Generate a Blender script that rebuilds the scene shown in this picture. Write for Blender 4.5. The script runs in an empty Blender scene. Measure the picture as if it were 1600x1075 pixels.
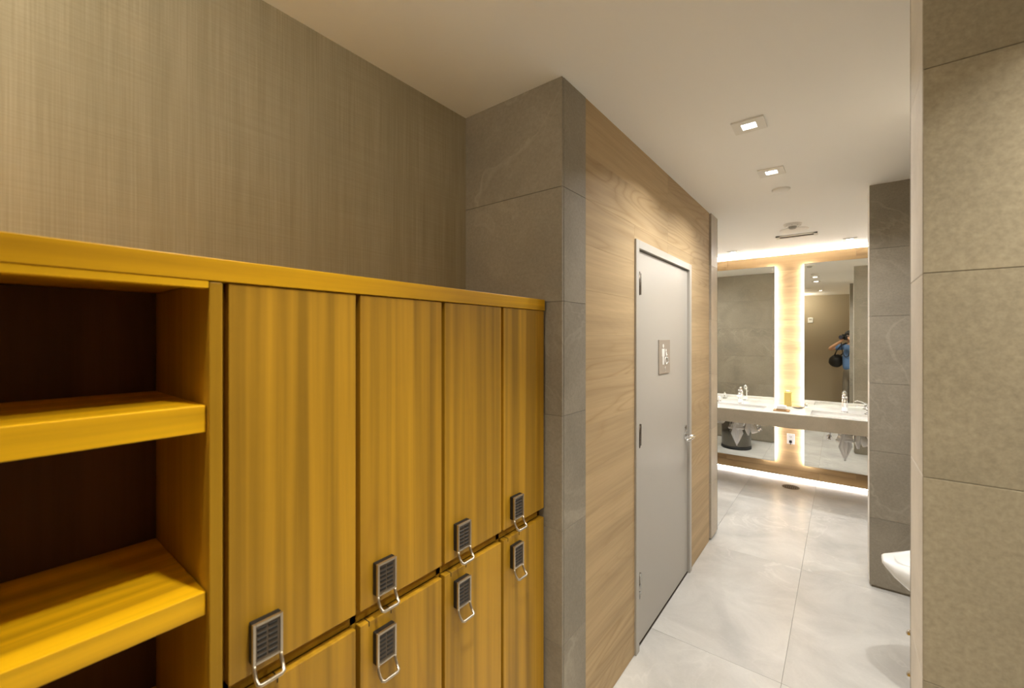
import bpy, bmesh, math, random
from mathutils import Vector, Matrix
R = math.radians
random.seed(7)
sc = bpy.context.scene
col = sc.collection

# ------------------------------------------------------------------ camera
H = 1.6                                   # eye height
YAW = math.atan(516/662)
cd = bpy.data.cameras.new('camera'); cam = bpy.data.objects.new('camera', cd); col.objects.link(cam)
cam.location = (0, 0, H); cam.rotation_euler = (R(90), 0, YAW)
cd.sensor_width = 36; cd.sensor_fit = 'HORIZONTAL'; cd.lens = 36*662/1600
cd.shift_y = -10.5/1600; cd.clip_start = 0.004; cd.clip_end = 60
sc.camera = cam
cd.dof.use_dof = True; cd.dof.focus_distance = 2.5; cd.dof.aperture_fstop = 3.5

# ------------------------------------------------------------------ world and exposure
w = bpy.data.worlds.new('world'); sc.world = w; w.use_nodes = True
w.node_tree.nodes['Background'].inputs[0].default_value = (1, .9, .75, 1)
w.node_tree.nodes['Background'].inputs[1].default_value = .02
vs = sc.view_settings
vs.view_transform = 'Standard'; vs.look = 'None'; vs.gamma = 1; vs.use_curve_mapping = False
vs.exposure = 1.02

# ------------------------------------------------------------------ room lamps (all sit in ceiling fixtures, some added out of view)
CZ = 2.575
def lamp(name, x, y, power, size=.06, colr=(1, .86, .66), spread=120, z=CZ-.012, sy=None, aim=None):
    ld = bpy.data.lights.new(name, 'AREA'); ld.energy = power; ld.size = size; ld.color = colr
    if sy: ld.shape = 'RECTANGLE'; ld.size_y = sy
    else: ld.shape = 'SQUARE'
    ld.spread = R(spread)
    o = bpy.data.objects.new(name, ld); o.location = (x, y, z); col.objects.link(o)
    if aim: o.rotation_euler = (Vector(aim)-Vector((x, y, z))).to_track_quat('-Z', 'Y').to_euler()
    return o
WARM = (1, .93, .79); NEUT = (1, .98, .95)
lamp('downlight_lamp', -.337, 2.20, 4.6, colr=NEUT, spread=142)
lamp('downlight_lamp', -.328, 2.90, 5.2, colr=NEUT, spread=142)
lamp('downlight_lamp', .06, 5.36, 2.6, colr=NEUT, spread=100)
lamp('downlight_lamp', -1.12, 4.98, 4.5, colr=NEUT, spread=150)
lamp('downlight_lamp', .90, 4.40, 5.5, colr=NEUT, spread=165)  # added out of sight behind the pier to lift the far ceiling
lamp('downlight_lamp', -1.80, 4.60, 5.5, colr=NEUT, spread=165)  # added unseen lamp, brightens the vanity room from its left corner
lamp('downlight_lamp', -.98, 5.36, 2.6, colr=NEUT, spread=100)
lamp('downlight_lamp', .35, 2.35, 5, colr=NEUT, spread=150)  # assumed lamp, unseen behind the near wall, lights the alcove
lamp('downlight_lamp', .64, .80, 7, colr=WARM, spread=110)  # extra unseen lamp, added to brighten lockers and near wall
lamp('downlight_lamp', -.32, .42, 4.0, colr=WARM, spread=85)
def glow_lamp(name, loc, power, r, c):
    ld = bpy.data.lights.new(name, 'POINT'); ld.energy = power; ld.shadow_soft_size = r; ld.color = c
    o = bpy.data.objects.new(name, ld); o.location = loc; col.objects.link(o)
glow_lamp('added_drum_bulb', (-.78, -.40, 2.43), 8.5, .05, WARM)  # added unseen lamp to light the wallpaper and shelf front

# ------------------------------------------------------------------ materials
def mat(name, c=(.8, .8, .8), rough=.5, metal=0, emit=None, es=0, spec=.5, coat=0, trans=0, ior=1.45):
    m = bpy.data.materials.new(name); m.use_nodes = True
    b = m.node_tree.nodes['Principled BSDF']
    b.inputs['Base Color'].default_value = (*c, 1); b.inputs['Roughness'].default_value = rough
    b.inputs['Metallic'].default_value = metal; b.inputs['Specular IOR Level'].default_value = spec
    b.inputs['Coat Weight'].default_value = coat; b.inputs['Coat Roughness'].default_value = .08
    b.inputs['Transmission Weight'].default_value = trans; b.inputs['IOR'].default_value = ior
    if emit:
        b.inputs['Emission Color'].default_value = (*emit, 1); b.inputs['Emission Strength'].default_value = es
    return m
class NT:
    def __init__(s, m): s.t = m.node_tree; s.b = s.t.nodes['Principled BSDF']
    def n(s, ty, **kw):
        x = s.t.nodes.new(ty)
        for k, v in kw.items():
            if k.startswith('i_'): x.inputs[int(k[2:])].default_value = v
            else: setattr(x, k, v)
        return x
    def l(s, a, b): s.t.links.new(a, b)
    def coords(s, scale=(1, 1, 1), rnd=7.0):
        g = s.n('ShaderNodeNewGeometry'); oi = s.n('ShaderNodeObjectInfo')
        mu = s.n('ShaderNodeMath', operation='MULTIPLY', i_1=rnd); s.l(oi.outputs['Random'], mu.inputs[0])
        ad = s.n('ShaderNodeVectorMath', operation='ADD'); s.l(g.outputs['Position'], ad.inputs[0]); s.l(mu.outputs[0], ad.inputs[1])
        m = s.n('ShaderNodeVectorMath', operation='MULTIPLY'); s.l(ad.outputs[0], m.inputs[0]); m.inputs[1].default_value = scale
        return m.outputs[0]
    def noise(s, vec, sc_, det=6, ro=.55, dist=0):
        x = s.n('ShaderNodeTexNoise'); x.inputs['Scale'].default_value = sc_; x.inputs['Detail'].default_value = det
        x.inputs['Roughness'].default_value = ro; x.inputs['Distortion'].default_value = dist
        s.l(vec, x.inputs['Vector']); return x.outputs['Fac']
    def ramp(s, fac, stops):
        x = s.n('ShaderNodeValToRGB'); e = x.color_ramp.elements
        while len(e) > 2: e.remove(e[-1])
        for i, (p, c) in enumerate(stops):
            q = e[i] if i < 2 else e.new(p)
            q.position = p; q.color = (*c, 1)
        s.l(fac, x.inputs[0]); return x.outputs[0]
    def mix(s, a, b, fac, mode='MIX'):
        x = s.n('ShaderNodeMix', data_type='RGBA', blend_type=mode)
        if isinstance(fac, float): x.inputs[0].default_value = fac
        else: s.l(fac, x.inputs[0])
        for i, v in ((6, a), (7, b)):
            if isinstance(v, tuple): x.inputs[i].default_value = (*v, 1)
            else: s.l(v, x.inputs[i])
        return x.outputs[2]
    def bump(s, h, st=.1, d=.002):
        x = s.n('ShaderNodeBump'); x.inputs['Strength'].default_value = st; x.inputs['Distance'].default_value = d
        s.l(h, x.inputs['Height']); s.l(x.outputs[0], s.b.inputs['Normal'])
def sc3(c, k): return tuple(min(1, v*k) for v in c)

def stone(name, c, rough=.45, vein=.35, grain=.22, rnd=7.0):
    m = mat(name, c, rough); t = NT(m)
    v = t.coords(rnd=rnd)
    big = t.noise(v, 2.6, 5, .6, .6)
    base = t.ramp(big, [(.3, sc3(c, .84)), (.7, sc3(c, 1.14))])
    fine = t.noise(v, 90, 6, .7)
    f = t.ramp(fine, [(.3, (1-grain,)*3), (.7, (1+0*grain,)*3)])
    base = t.mix(base, f, 1.0, 'MULTIPLY')
    vn = t.noise(v, 1.7, 4, .55, 1.6)
    vr = t.ramp(vn, [(.485, (0, 0, 0)), (.5, (1, 1, 1)), (.53, (0, 0, 0))])
    pat = t.ramp(t.noise(v, 1.1, 2), [(.45, (0, 0, 0)), (.65, (vein,)*3)])
    vf = t.mix(vr, pat, 1.0, 'MULTIPLY')
    base = t.mix(base, sc3(c, 1.5), vf)
    t.l(base, t.b.inputs['Base Color'])
    t.bump(fine, .12, .0015)
    if rough > .5: t.b.inputs['Specular IOR Level'].default_value = .25
    return m
def wood(name, c, dark, axis, rough=.4, rings=9, scale=1.0, contrast=1.0, rnd=11.0, stripe=6.0, band=(.84, 1.12)):
    """axis = the direction of the grain, 0/1/2"""
    m = mat(name, c, rough); t = NT(m)
    s = [1.0*scale]*3; s[axis] = .13*scale
    v = t.coords(tuple(s), rnd)
    n1 = t.noise(v, 2.6, 2.5, .5, .25)
    mu = t.n('ShaderNodeMath', operation='MULTIPLY', i_1=float(rings)); t.l(n1, mu.inputs[0])
    fr = t.n('ShaderNodeMath', operation='PINGPONG', i_1=.5); t.l(mu.outputs[0], fr.inputs[0])
    ring = t.ramp(fr.outputs[0], [(0.0, (1, 1, 1)), (.10, (.45,)*3), (.32, (0, 0, 0))])
    msk = t.ramp(t.noise(v, 1.9, 2), [(.42, (.12,)*3), (.62, (1, 1, 1))])
    ring = t.mix(ring, msk, 1.0, 'MULTIPLY')
    s2 = [60.0*scale]*3; s2[axis] = 1.6*scale
    fib = t.noise(t.coords(tuple(s2), rnd), 1.2, 3, .6)
    s3 = [stripe]*3; s3[axis] = .25
    bandn = t.noise(t.coords(tuple(s3), rnd), 1.6, 2, .5, .3)
    base = t.ramp(bandn, [(.36, sc3(c, band[0])), (.62, sc3(c, band[1]))])
    f = t.ramp(fib, [(.3, (.86,)*3), (.7, (1.0,)*3)])
    base = t.mix(base, f, 1.0, 'MULTIPLY')
    k = t.n('ShaderNodeMath', operation='MULTIPLY', i_1=.45*contrast); t.l(ring, k.inputs[0])
    base = t.mix(base, dark, k.outputs[0])
    t.l(base, t.b.inputs['Base Color']); t.bump(fib, .06, .001)
    if rough > .42: t.b.inputs['Specular IOR Level'].default_value = .25
    return m

M = {}
M['ceiling'] = mat('ceiling_paint', (.92, .90, .85), .7)
M['paint'] = mat('wall_paint', (.38, .31, .21), .7)
M['core'] = mat('core_plaster', (.30, .26, .2), .8)
M['stone'] = stone('beige_stone', (.335, .295, .23), .6)
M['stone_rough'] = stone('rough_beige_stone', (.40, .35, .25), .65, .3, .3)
M['floor'] = stone('cream_floor_tile', (.585, .57, .535), .26, .28, .05)
M['grout'] = mat('grout', (.52, .48, .41), .8)
M['grout_stone'] = mat('wall_grout', (.3, .25, .18), .85)
M['plank'] = wood('oak_plank', (.54, .39, .215), (.30, .185, .075), 1, .6, 30, contrast=.95, rnd=5.0, band=(.90, 1.06))
M['plank_x'] = wood('oak_plank_far', (.56, .385, .20), (.30, .18, .07), 0, .45, 26, contrast=1.0, rnd=5.0)
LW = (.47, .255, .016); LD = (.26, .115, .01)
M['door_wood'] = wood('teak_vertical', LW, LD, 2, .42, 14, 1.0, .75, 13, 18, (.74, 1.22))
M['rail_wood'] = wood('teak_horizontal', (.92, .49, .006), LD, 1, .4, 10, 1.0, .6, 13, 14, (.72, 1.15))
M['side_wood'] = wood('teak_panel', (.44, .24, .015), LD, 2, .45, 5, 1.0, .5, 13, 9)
M['shaded_back'] = wood('shaded_back_veneer', (.10, .045, .018), (.05, .02, .01), 2, .6, 9)  # shade inside the shelf unit put into the back panel colour
M['doorpaint'] = mat('putty_door_paint', (.47, .44, .385), .38)
M['black'] = mat('black_gap', (.012, .01, .008), .8)
M['bronze'] = mat('dark_bronze', (.09, .07, .05), .35, .8)
M['chrome'] = mat('chrome', (.86, .86, .87), .07, 1)
M['nickel'] = mat('satin_nickel', (.62, .56, .47), .28, 1)
M['steel'] = mat('brushed_steel', (.45, .43, .40), .22, 1)
M['keys'] = mat('keypad_rubber', (.01, .008, .006), .6)
M['keycap'] = mat('key_cap', (.012, .010, .008), .4)
M['keyface'] = mat('key_face', (.12, .09, .06), .5)
M['mirror'] = mat('mirror_silver', (.90, .92, .88), .01, 1)
M['mirror_edge'] = mat('mirror_edge', (.30, .32, .27), .3)
M['counter'] = stone('lit_counter_stone', (.70, .68, .64), .18, .1, .02)  # same stone as the apron, painted paler for the lamp light on top
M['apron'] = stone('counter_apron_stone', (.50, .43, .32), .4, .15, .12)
M['ceramic'] = mat('white_ceramic', (.86, .85, .82), .08, coat=.5)
M['plastic'] = mat('white_plastic', (.80, .78, .73), .4)
M['grey_plastic'] = mat('grey_plastic', (.45, .42, .36), .5)
M['fixture'] = mat('fixture_paint', (.78, .75, .68), .5)
M['cloth'] = mat('white_cloth', (.92, .91, .90), .9)
M['can'] = mat('dark_steel', (.17, .155, .13), .25, .9)
M['amber'] = mat('amber_soap', (.60, .45, .13), .2)
M['tan'] = mat('tan_wood', (.42, .25, .11), .5)
M['sign'] = mat('taupe_sign', (.36, .30, .235), .5)
M['signwhite'] = mat('white_pictogram', (.82, .80, .74), .5)
M['glow'] = mat('lamp_diffuser', (1, 1, 1), .5, emit=(1, .96, .88), es=9)
M['led'] = mat('led_strip', (1, 1, 1), .5, emit=(1, .96, .97), es=36)
M['led_cove'] = mat('led_cove_strip', (1, 1, 1), .5, emit=(1, .97, .92), es=42)
M['led_toe'] = mat('led_toe_strip', (1, 1, 1), .5, emit=(1, .96, .90), es=9)
M['stone_lit'] = stone('lit_edge_stone', (.86, .82, .75), .6, .15, .08)  # corridor light on the wall ends put into a paler stone colour
M['drain_metal'] = mat('drain_bronze', (.16, .12, .07), .5, .6)
M['skin'] = mat('skin', (.55, .31, .19), .5)
M['shirt'] = mat('blue_shirt', (.10, .19, .38), .85)
M['trouser'] = mat('grey_trousers', (.16, .14, .11), .85)
M['hair'] = mat('dark_hair', (.015, .012, .01), .6)
M['blackmat'] = mat('black_nylon', (.014, .014, .014), .6)
M['glass'] = mat('lens_glass', (.05, .05, .07), .05, coat=1)
def wallpaper():
    m = mat('woven_wallpaper', (.36, .29, .17), .8); t = NT(m)
    a = t.noise(t.coords((260, 260, 3.2), 0), 1, 4, .6)
    b = t.noise(t.coords((3, 3, 300), 0), 1, 4, .6)
    c = t.noise(t.coords((1, 1, .6), 0), 3, 4, .55)
    d = t.noise(t.coords((30, 30, .8), 0), 1, 3, .6)
    base = t.ramp(c, [(.3, (.44, .38, .26)), (.7, (.48, .42, .30))])
    base = t.mix(base, t.ramp(a, [(.32, (.80, .80, .76)), (.68, (1, 1, 1))]), 1.0, 'MULTIPLY')
    base = t.mix(base, t.ramp(b, [(.32, (.89, .89, .87)), (.68, (1, 1, 1))]), 1.0, 'MULTIPLY')
    base = t.mix(base, t.ramp(d, [(.32, (.90, .90, .88)), (.6, (1, 1, 1))]), 1.0, 'MULTIPLY')
    t.l(base, t.b.inputs['Base Color']); t.bump(a, .15, .001)
    return m
M['wallpaper'] = wallpaper()

# ------------------------------------------------------------------ mesh helpers
class MB:
    def __init__(s): s.bm = bmesh.new(); s.mats = []
    def mi(s, m):
        if m not in s.mats: s.mats.append(m)
        return s.mats.index(m)
    def _fin(s, verts, m, smooth=False, M4=None):
        if M4 is not None: bmesh.ops.transform(s.bm, matrix=M4, verts=verts)
        i = s.mi(m); fs = {f for v in verts for f in v.link_faces}
        for f in fs: f.material_index = i; f.smooth = smooth
        return s
    def box(s, x0, x1, y0, y1, z0, z1, m, bev=0, seg=2, M4=None):
        r = bmesh.ops.create_cube(s.bm, size=1); v = r['verts']
        bmesh.ops.scale(s.bm, vec=(x1-x0, y1-y0, z1-z0), verts=v)
        bmesh.ops.translate(s.bm, vec=((x0+x1)/2, (y0+y1)/2, (z0+z1)/2), verts=v)
        if bev:
            es = list({e for q in v for e in q.link_edges})
            rr = bmesh.ops.bevel(s.bm, geom=es, offset=bev, segments=seg, affect='EDGES', profile=.5)
            v = list({q for f in rr['faces'] for q in f.verts} | {q for q in v if q.is_valid})
            # collect all verts connected
            st = list(v); seen = set(v)
            while st:
                q = st.pop()
                for e in q.link_edges:
                    o = e.other_vert(q)
                    if o not in seen: seen.add(o); st.append(o)
            v = list(seen)
        return s._fin(v, m, False, M4)
    def cyl(s, p, q, r, m, seg=24, r2=None, caps=True, smooth=True):
        p, q = Vector(p), Vector(q); d = q-p
        rr = bmesh.ops.create_cone(s.bm, cap_ends=caps, segments=seg, radius1=r, radius2=r if r2 is None else r2, depth=d.length)
        M4 = Matrix.Translation((p+q)/2) @ d.to_track_quat('Z', 'Y').to_matrix().to_4x4()
        s._fin(rr['verts'], m, False, M4)
        if smooth:
            for f in {f for v in rr['verts'] for f in v.link_faces}:
                if len(f.verts) == 4: f.smooth = True
        return s
    def ball(s, c, r, m, sub=2, scale=(1, 1, 1)):
        rr = bmesh.ops.create_icosphere(s.bm, subdivisions=sub, radius=r)
        return s._fin(rr['verts'], m, True, Matrix.Translation(c) @ Matrix.Diagonal((*scale, 1)))
    def tube(s, pts, r, m, seg=10, rad=None, closed=False):
        pts = [Vector(p) for p in pts]; n = len(pts); rings = []
        up = Vector((0, 0, 1)); prev = None
        for i, p in enumerate(pts):
            a = pts[(i-1) % n] if closed or i > 0 else p
            b = pts[(i+1) % n] if closed or i < n-1 else p
            t = (b-a).normalized()
            if prev is None:
                x = t.cross(up)
                if x.length < .05: x = t.cross(Vector((1, 0, 0)))
                x.normalize()
            else: x = (prev - t*prev.dot(t)).normalized()
            prev = x; y = t.cross(x); rr = rad[i] if rad else r
            rings.append([s.bm.verts.new(p + (x*math.cos(2*math.pi*k/seg)+y*math.sin(2*math.pi*k/seg))*rr) for k in range(seg)])
        i = s.mi(m)
        for a in range(n if closed else n-1):
            A, B = rings[a], rings[(a+1) % n]
            for k in range(seg):
                f = s.bm.faces.new((A[k], A[(k+1) % seg], B[(k+1) % seg], B[k])); f.smooth = True; f.material_index = i
        if not closed:
            for A in (list(reversed(rings[0])), rings[-1]):
                f = s.bm.faces.new(A); f.material_index = i
        return s
    def lathe(s, prof, c, m, seg=32, axis='Z'):
        c = Vector(c); rings = []
        def P(r, h, a):
            if axis == 'Z': return c+Vector((r*math.cos(a), r*math.sin(a), h))
            if axis == 'Y': return c+Vector((r*math.cos(a), h, r*math.sin(a)))
            return c+Vector((h, r*math.cos(a), r*math.sin(a)))
        for r, h in prof: rings.append([s.bm.verts.new(P(max(r, 1e-5), h, 2*math.pi*k/seg)) for k in range(seg)])
        i = s.mi(m); nf = []
        for A, B in zip(rings, rings[1:]):
            for k in range(seg):
                f = s.bm.faces.new((A[k], A[(k+1) % seg], B[(k+1) % seg], B[k])); f.smooth = True; f.material_index = i; nf.append(f)
        bmesh.ops.recalc_face_normals(s.bm, faces=nf)
        return s
    def poly(s, pts, ext, m):
        """prism: polygon pts (3D) extruded along ext"""
        ext = Vector(ext); A = [s.bm.verts.new(p) for p in pts]; B = [s.bm.verts.new(Vector(p)+ext) for p in pts]
        i = s.mi(m); fs = [s.bm.faces.new(A), s.bm.faces.new(list(reversed(B)))]
        n = len(A)
        for k in range(n): fs.append(s.bm.faces.new((A[k], B[k], B[(k+1) % n], A[(k+1) % n])))
        for f in fs: f.material_index = i
        bmesh.ops.recalc_face_normals(s.bm, faces=fs)
        return s
    def build(s, name, parent=None, origin=None):
        me = bpy.data.meshes.new(name)
        if origin is not None: bmesh.ops.translate(s.bm, vec=-Vector(origin), verts=s.bm.verts)
        s.bm.to_mesh(me); s.bm.free()
        for m in s.mats: me.materials.append(m)
        o = bpy.data.objects.new(name, me); col.objects.link(o)
        if origin is not None: o.location = origin
        if parent is not None:
            o.parent = parent
            if parent.type == 'EMPTY': o.location = o.location - (parent.location if origin is not None else Vector((0, 0, 0)))
            if origin is None and parent.type == 'EMPTY': o.matrix_parent_inverse = Matrix.Translation(-parent.location)
            elif origin is None: o.matrix_parent_inverse = Matrix.Identity(4)
        return o
def tag(o, label=None, cat=None, group=None, kind=None):
    if label: o['label'] = label
    if cat: o['category'] = cat
    if group: o['group'] = group
    if kind: o['kind'] = kind
    return o
def thing(name, loc, label, cat, group=None):
    o = bpy.data.objects.new(name, None); o.location = loc; o.empty_display_size = .05; col.objects.link(o)
    return tag(o, label, cat, group)
def struct(o, label, cat='wall'):
    return tag(o, label, cat, kind='structure')
def clone(root, loc, label=None, rot=None):
    r = root.copy(); col.objects.link(r); r.location = loc
    if label: r['label'] = label
    for ch in list(root.children):
        c = ch.copy(); col.objects.link(c); c.parent = r
        for g in list(ch.children):
            d = g.copy(); col.objects.link(d); d.parent = c
    return r
TILES = {}
def tile(parent, name, x0, x1, y0, y1, z0, z1, m, bev=.0006, kids=True):
    """one slab with shared mesh data between equal sizes"""
    key = (name, round(x1-x0, 4), round(y1-y0, 4), round(z1-z0, 4), m.name)
    c = ((x0+x1)/2, (y0+y1)/2, (z0+z1)/2)
    if key not in TILES:
        b = MB(); dx, dy, dz = (x1-x0)/2, (y1-y0)/2, (z1-z0)/2
        b.box(-dx, dx, -dy, dy, -dz, dz, m, bev, 1)
        me = bpy.data.meshes.new(name); b.bm.to_mesh(me); b.bm.free(); me.materials.append(m); TILES[key] = me
    o = bpy.data.objects.new(name, TILES[key]); o.location = c; col.objects.link(o); o.parent = parent
    return o

G = .0007          # half joint
ZJ = [.015, .445, .875, 1.305, 1.735, 2.165, CZ]
X_L, X_W, X_R = -1.323, -.824, .135
Y_P, Y_E = 1.361, 3.80
Y_MIR = 5.645

# ------------------------------------------------------------------ floor and ceiling
b = MB(); b.box(-2.3, 1.6, -1.05, 5.95, -.12, -.008, M['grout']); fl = b.build('floor')
struct(fl, 'cream polished stone tile floor running to the vanity', 'floor')
xs = [-.222+.61*k for k in range(-4, 4)]
ys = [4.75-1.22*k for k in range(5, -2, -1)]
for i in range(len(xs)-1):
    for j in range(len(ys)-1):
        x0, x1, y0, y1 = max(xs[i], -2.25), min(xs[i+1], 1.55), max(ys[j], -1.0), min(ys[j+1], 5.9)
        if x1-x0 < .03 or y1-y0 < .03: continue
        tile(fl, 'floor_tile', x0+.0007, x1-.0007, y0+.0007, y1-.0007, -.012, 0, M['floor'], .0004)
b = MB(); b.box(-2.3, 1.6, -1.05, 5.95, CZ, CZ+.15, M['ceiling']); ce = b.build('ceiling')
struct(ce, 'smooth cream painted ceiling', 'ceiling')

# ------------------------------------------------------------------ walls
b = MB(); b.box(X_L-.12, X_L, -1.0, Y_P+.012, 0, CZ, M['wallpaper']); o = b.build('wall_left')
struct(o, 'tan woven textile wallpaper wall above the lockers')
b = MB(); b.box(X_L-.12, 1.3, -1.05, -.93, 0, CZ, M['paint']); o = b.build('wall_back')
struct(o, 'plain brown wall behind the photographer')

# block between locker nook and vanity room, clad in stone and oak planks
FX0, FX1 = X_W-.012, X_W
DY0, DY1, DZ = 2.059, 3.049, 2.096           # door frame opening
b = MB(); k = M['core']
b.box(-2.25, FX0, Y_P+.012, DY0+.01, 0, CZ, k); b.box(-2.25, FX0, DY1-.01, Y_E-.012, 0, CZ, k)
b.box(-2.25, FX0, DY0+.01, DY1-.01, DZ-.01, CZ, k); b.box(-2.25, FX0-.14, DY0+.01, DY1-.01, 0, DZ-.01, k)
wd = b.build('wall_corridor'); struct(wd, 'corridor wall of horizontal oak planks between stone ends')
for z0, z1 in zip(ZJ, ZJ[1:]):
    tile(wd, 'stone_tile', X_L, X_W-.0005, Y_P, Y_P+.012, z0+G, z1-(G if z1 < CZ else 0), M['stone'])         # side of pier
    tile(wd, 'stone_tile', FX0, FX1+.001, Y_P+.0125, 1.544, z0+G, z1-(G if z1 < CZ else 0), M['stone'])   # face of pier
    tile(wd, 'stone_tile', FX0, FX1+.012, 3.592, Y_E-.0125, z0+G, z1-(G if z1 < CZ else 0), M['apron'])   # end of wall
    for x0, x1 in ((-2.25, -1.68), (-1.68, X_W+.012)):
        tile(wd, 'stone_tile', x0+G, x1-(G if x1 < X_W-.1 else .0), Y_E-.012, Y_E, z0+G, z1-(G if z1 < CZ else 0), M['stone'])
b = MB(); b.box(FX0-.001, FX0+.001, 3.57, 3.592, 0, CZ, M['black']); b.build('shadow_gap', wd)
zp = [.003]+[.119+.186*i for i in range(14)]
zp = [z for z in zp if z < CZ-.05]+[CZ]
for z0, z1 in zip(zp, zp[1:]):
    g = .0002
    def pl(y0, y1, za, zb): tile(wd, 'plank', FX0, FX1, y0+g, y1-g, za+g, zb-g, M['plank'], .0003)
    if z1 <= DZ+.001:
        pl(1.545, DY0, z0, z1); pl(DY1, 3.57, z0, z1)
    elif z0 >= DZ-.001:
        pl(1.545, 2.575, z0, z1); pl(2.575, 3.57, z0, z1)
    else:
        pl(1.545, DY0, z0, z1); pl(DY1, 3.57, z0, z1); pl(DY0, 2.575, DZ, z1); pl(2.575, DY1, DZ, z1)

# ------------------------------------------------------------------ near right stub wall
b = MB(); b.box(X_R+.010, 1.3, 1.252, 1.448, 0, CZ, M['core']); nr = b.build('wall_right')
struct(nr, 'rough beige stone wall end close at the right edge')
for z0, z1 in zip(ZJ, ZJ[1:]):
    g1 = G if z1 < CZ else 0
    for x0, x1 in ((X_R, .99), (.99, 1.3)):
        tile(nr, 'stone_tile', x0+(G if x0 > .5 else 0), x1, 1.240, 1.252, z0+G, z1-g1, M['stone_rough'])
        tile(nr, 'stone_tile', x0+(G if x0 > .5 else 0), x1, 1.448, 1.460, z0+G, z1-g1, M['stone'])
    tile(nr, 'stone_tile', X_R, X_R+.010, 1.2525, 1.4475, z0+G, z1-g1, M['stone_lit'])
b = MB(); b.box(1.3, 1.42, -1.05, 1.46, 0, CZ, M['paint']); o = b.build('wall_near_side'); struct(o, 'plain brown side wall beside the photographer')

# far right pier + alcove wall
b = MB(); b.box(X_R+.015, 1.5, 3.572, 3.788, 0, CZ, M['core']); fp = b.build('wall_pier')
struct(fp, 'stone tiled pier on the right before the vanity')
for z0, z1 in zip(ZJ, ZJ[1:]):
    g1 = G if z1 < CZ else 0
    for x0, x1 in ((X_R+.003, .99), (.99, 1.5)):
        tile(fp, 'stone_tile', x0+(G if x0 > .5 else 0), x1, 3.560, 3.572, z0+G, z1-g1, M['stone'])
        tile(fp, 'stone_tile', x0+(G if x0 > .5 else 0), x1, 3.788, 3.800, z0+G, z1-g1, M['stone'])
    tile(fp, 'stone_tile', X_R+.003, X_R+.015, 3.5725, 3.7875, z0+G, z1-g1, M['stone_lit'])
b = MB(); b.box(.53, .65, 1.46, 3.56, 0, CZ, M['core']); aw = b.build('wall_alcove')
struct(aw, 'stone tiled alcove wall behind the urinals')
for z0, z1 in zip(ZJ, ZJ[1:]):
    for y0, y1 in ((1.46, 2.33), (2.33, 3.2), (3.2, 3.56)):
        tile(aw, 'stone_tile', .518, .530, y0+G, y1-G, z0+G, z1-(G if z1 < CZ else 0), M['stone'])

# vanity room
b = MB(); b.box(-2.3, 1.6, 5.80, 5.92, 0, CZ, M['ceiling']); wf = b.build('wall_far')
struct(wf, 'oak planked wall behind the backlit mirrors')
YF = 5.690
b = MB(); b.box(-2.15, 1.45, YF+.012, YF+.03, .034, 2.535, M['core']); b.build('backing_board', wf)
zr = [.032, .118, .304, .49, .676, .862, 1.048, 1.234, 1.42, 1.606, 1.792, 1.978, 2.164, 2.36, 2.537]
for i, (z0, z1) in enumerate(zip(zr, zr[1:])):
    joints = [-2.15, -1.115 if i % 2 else -1.5, .115 if i % 2 else -.2, 1.45]
    for x0, x1 in zip(joints, joints[1:]):
        tile(wf, 'plank', x0+.0006, x1-.0006, YF, YF+.012, z0+.0006, z1-.0006, M['plank_x'], .0007)
# cove LED strips above and below the planked panel
for z0, z1, nm in ((2.537, 2.545, 'top'), (.020, .026, 'bottom')):
    b = MB(); b.box(-2.1, 1.4, YF+.014, YF+.028, z0, z1, M['led_cove' if nm == 'top' else 'led_toe'])
    b.build('led_strip', wf)
b = MB(); b.box(-2.37, -2.25, 3.7, 5.92, 0, CZ, M['core']); ws = b.build('wall_vanity_left'); struct(ws, 'stone tiled side wall left of the vanity')
b = MB(); b.box(1.5, 1.62, 3.5, 5.92, 0, CZ, M['core']); ws2 = b.build('wall_vanity_right'); struct(ws2, 'stone tiled side wall right of the vanity')
for z0, z1 in zip(ZJ, ZJ[1:]):
    for y0, y1 in ((3.8, 4.67), (4.67, 5.54), (5.54, 5.8)):
        tile(ws, 'stone_tile', -2.25, -2.238, y0+G, y1-G, z0+G, z1-G, M['stone'])
        tile(ws2, 'stone_tile', 1.488, 1.5, y0+G, y1-G, z0+G, z1-G, M['stone'])

# ------------------------------------------------------------------ door
dr = bpy.data.objects.new('door_1', None); dr.location = (X_W, (DY0+DY1)/2, 0); col.objects.link(dr)
tag(dr, 'putty painted restroom door with steel frame in the oak wall', 'door', kind='structure')
fw = .042; P = M['doorpaint']
b = MB()
xa, xb = FX0-.10, X_W+.010
b.box(xa, xb, DY0, DY0+fw, 0, DZ, P, .002); b.box(xa, xb, DY1-fw, DY1, 0, DZ, P, .002)
b.box(xa, xb, DY0+fw-.001, DY1-fw+.001, DZ-fw, DZ, P, .002)
b.box(xa, X_W-.055, DY0+fw-.002, DY0+fw+.012, 0, DZ-fw, P); b.box(xa, X_W-.055, DY1-fw-.012, DY1-fw+.002, 0, DZ-fw, P)
b.box(xa, X_W-.055, DY0+fw, DY1-fw, DZ-fw-.012, DZ-fw+.002, P)
b.build('door_frame', dr)
lx1 = X_W-.006; lx0 = lx1-.044
b = MB(); b.box(lx0, lx1, DY0+fw+.003, DY1-fw-.005, .012, DZ-fw-.006, P, .0015); leaf = b.build('door_leaf', dr)
b = MB(); b.box(X_W-.13, X_W-.004, DY0+fw, DY1-fw, 0, .006, M['bronze']); b.build('threshold', dr)
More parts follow.
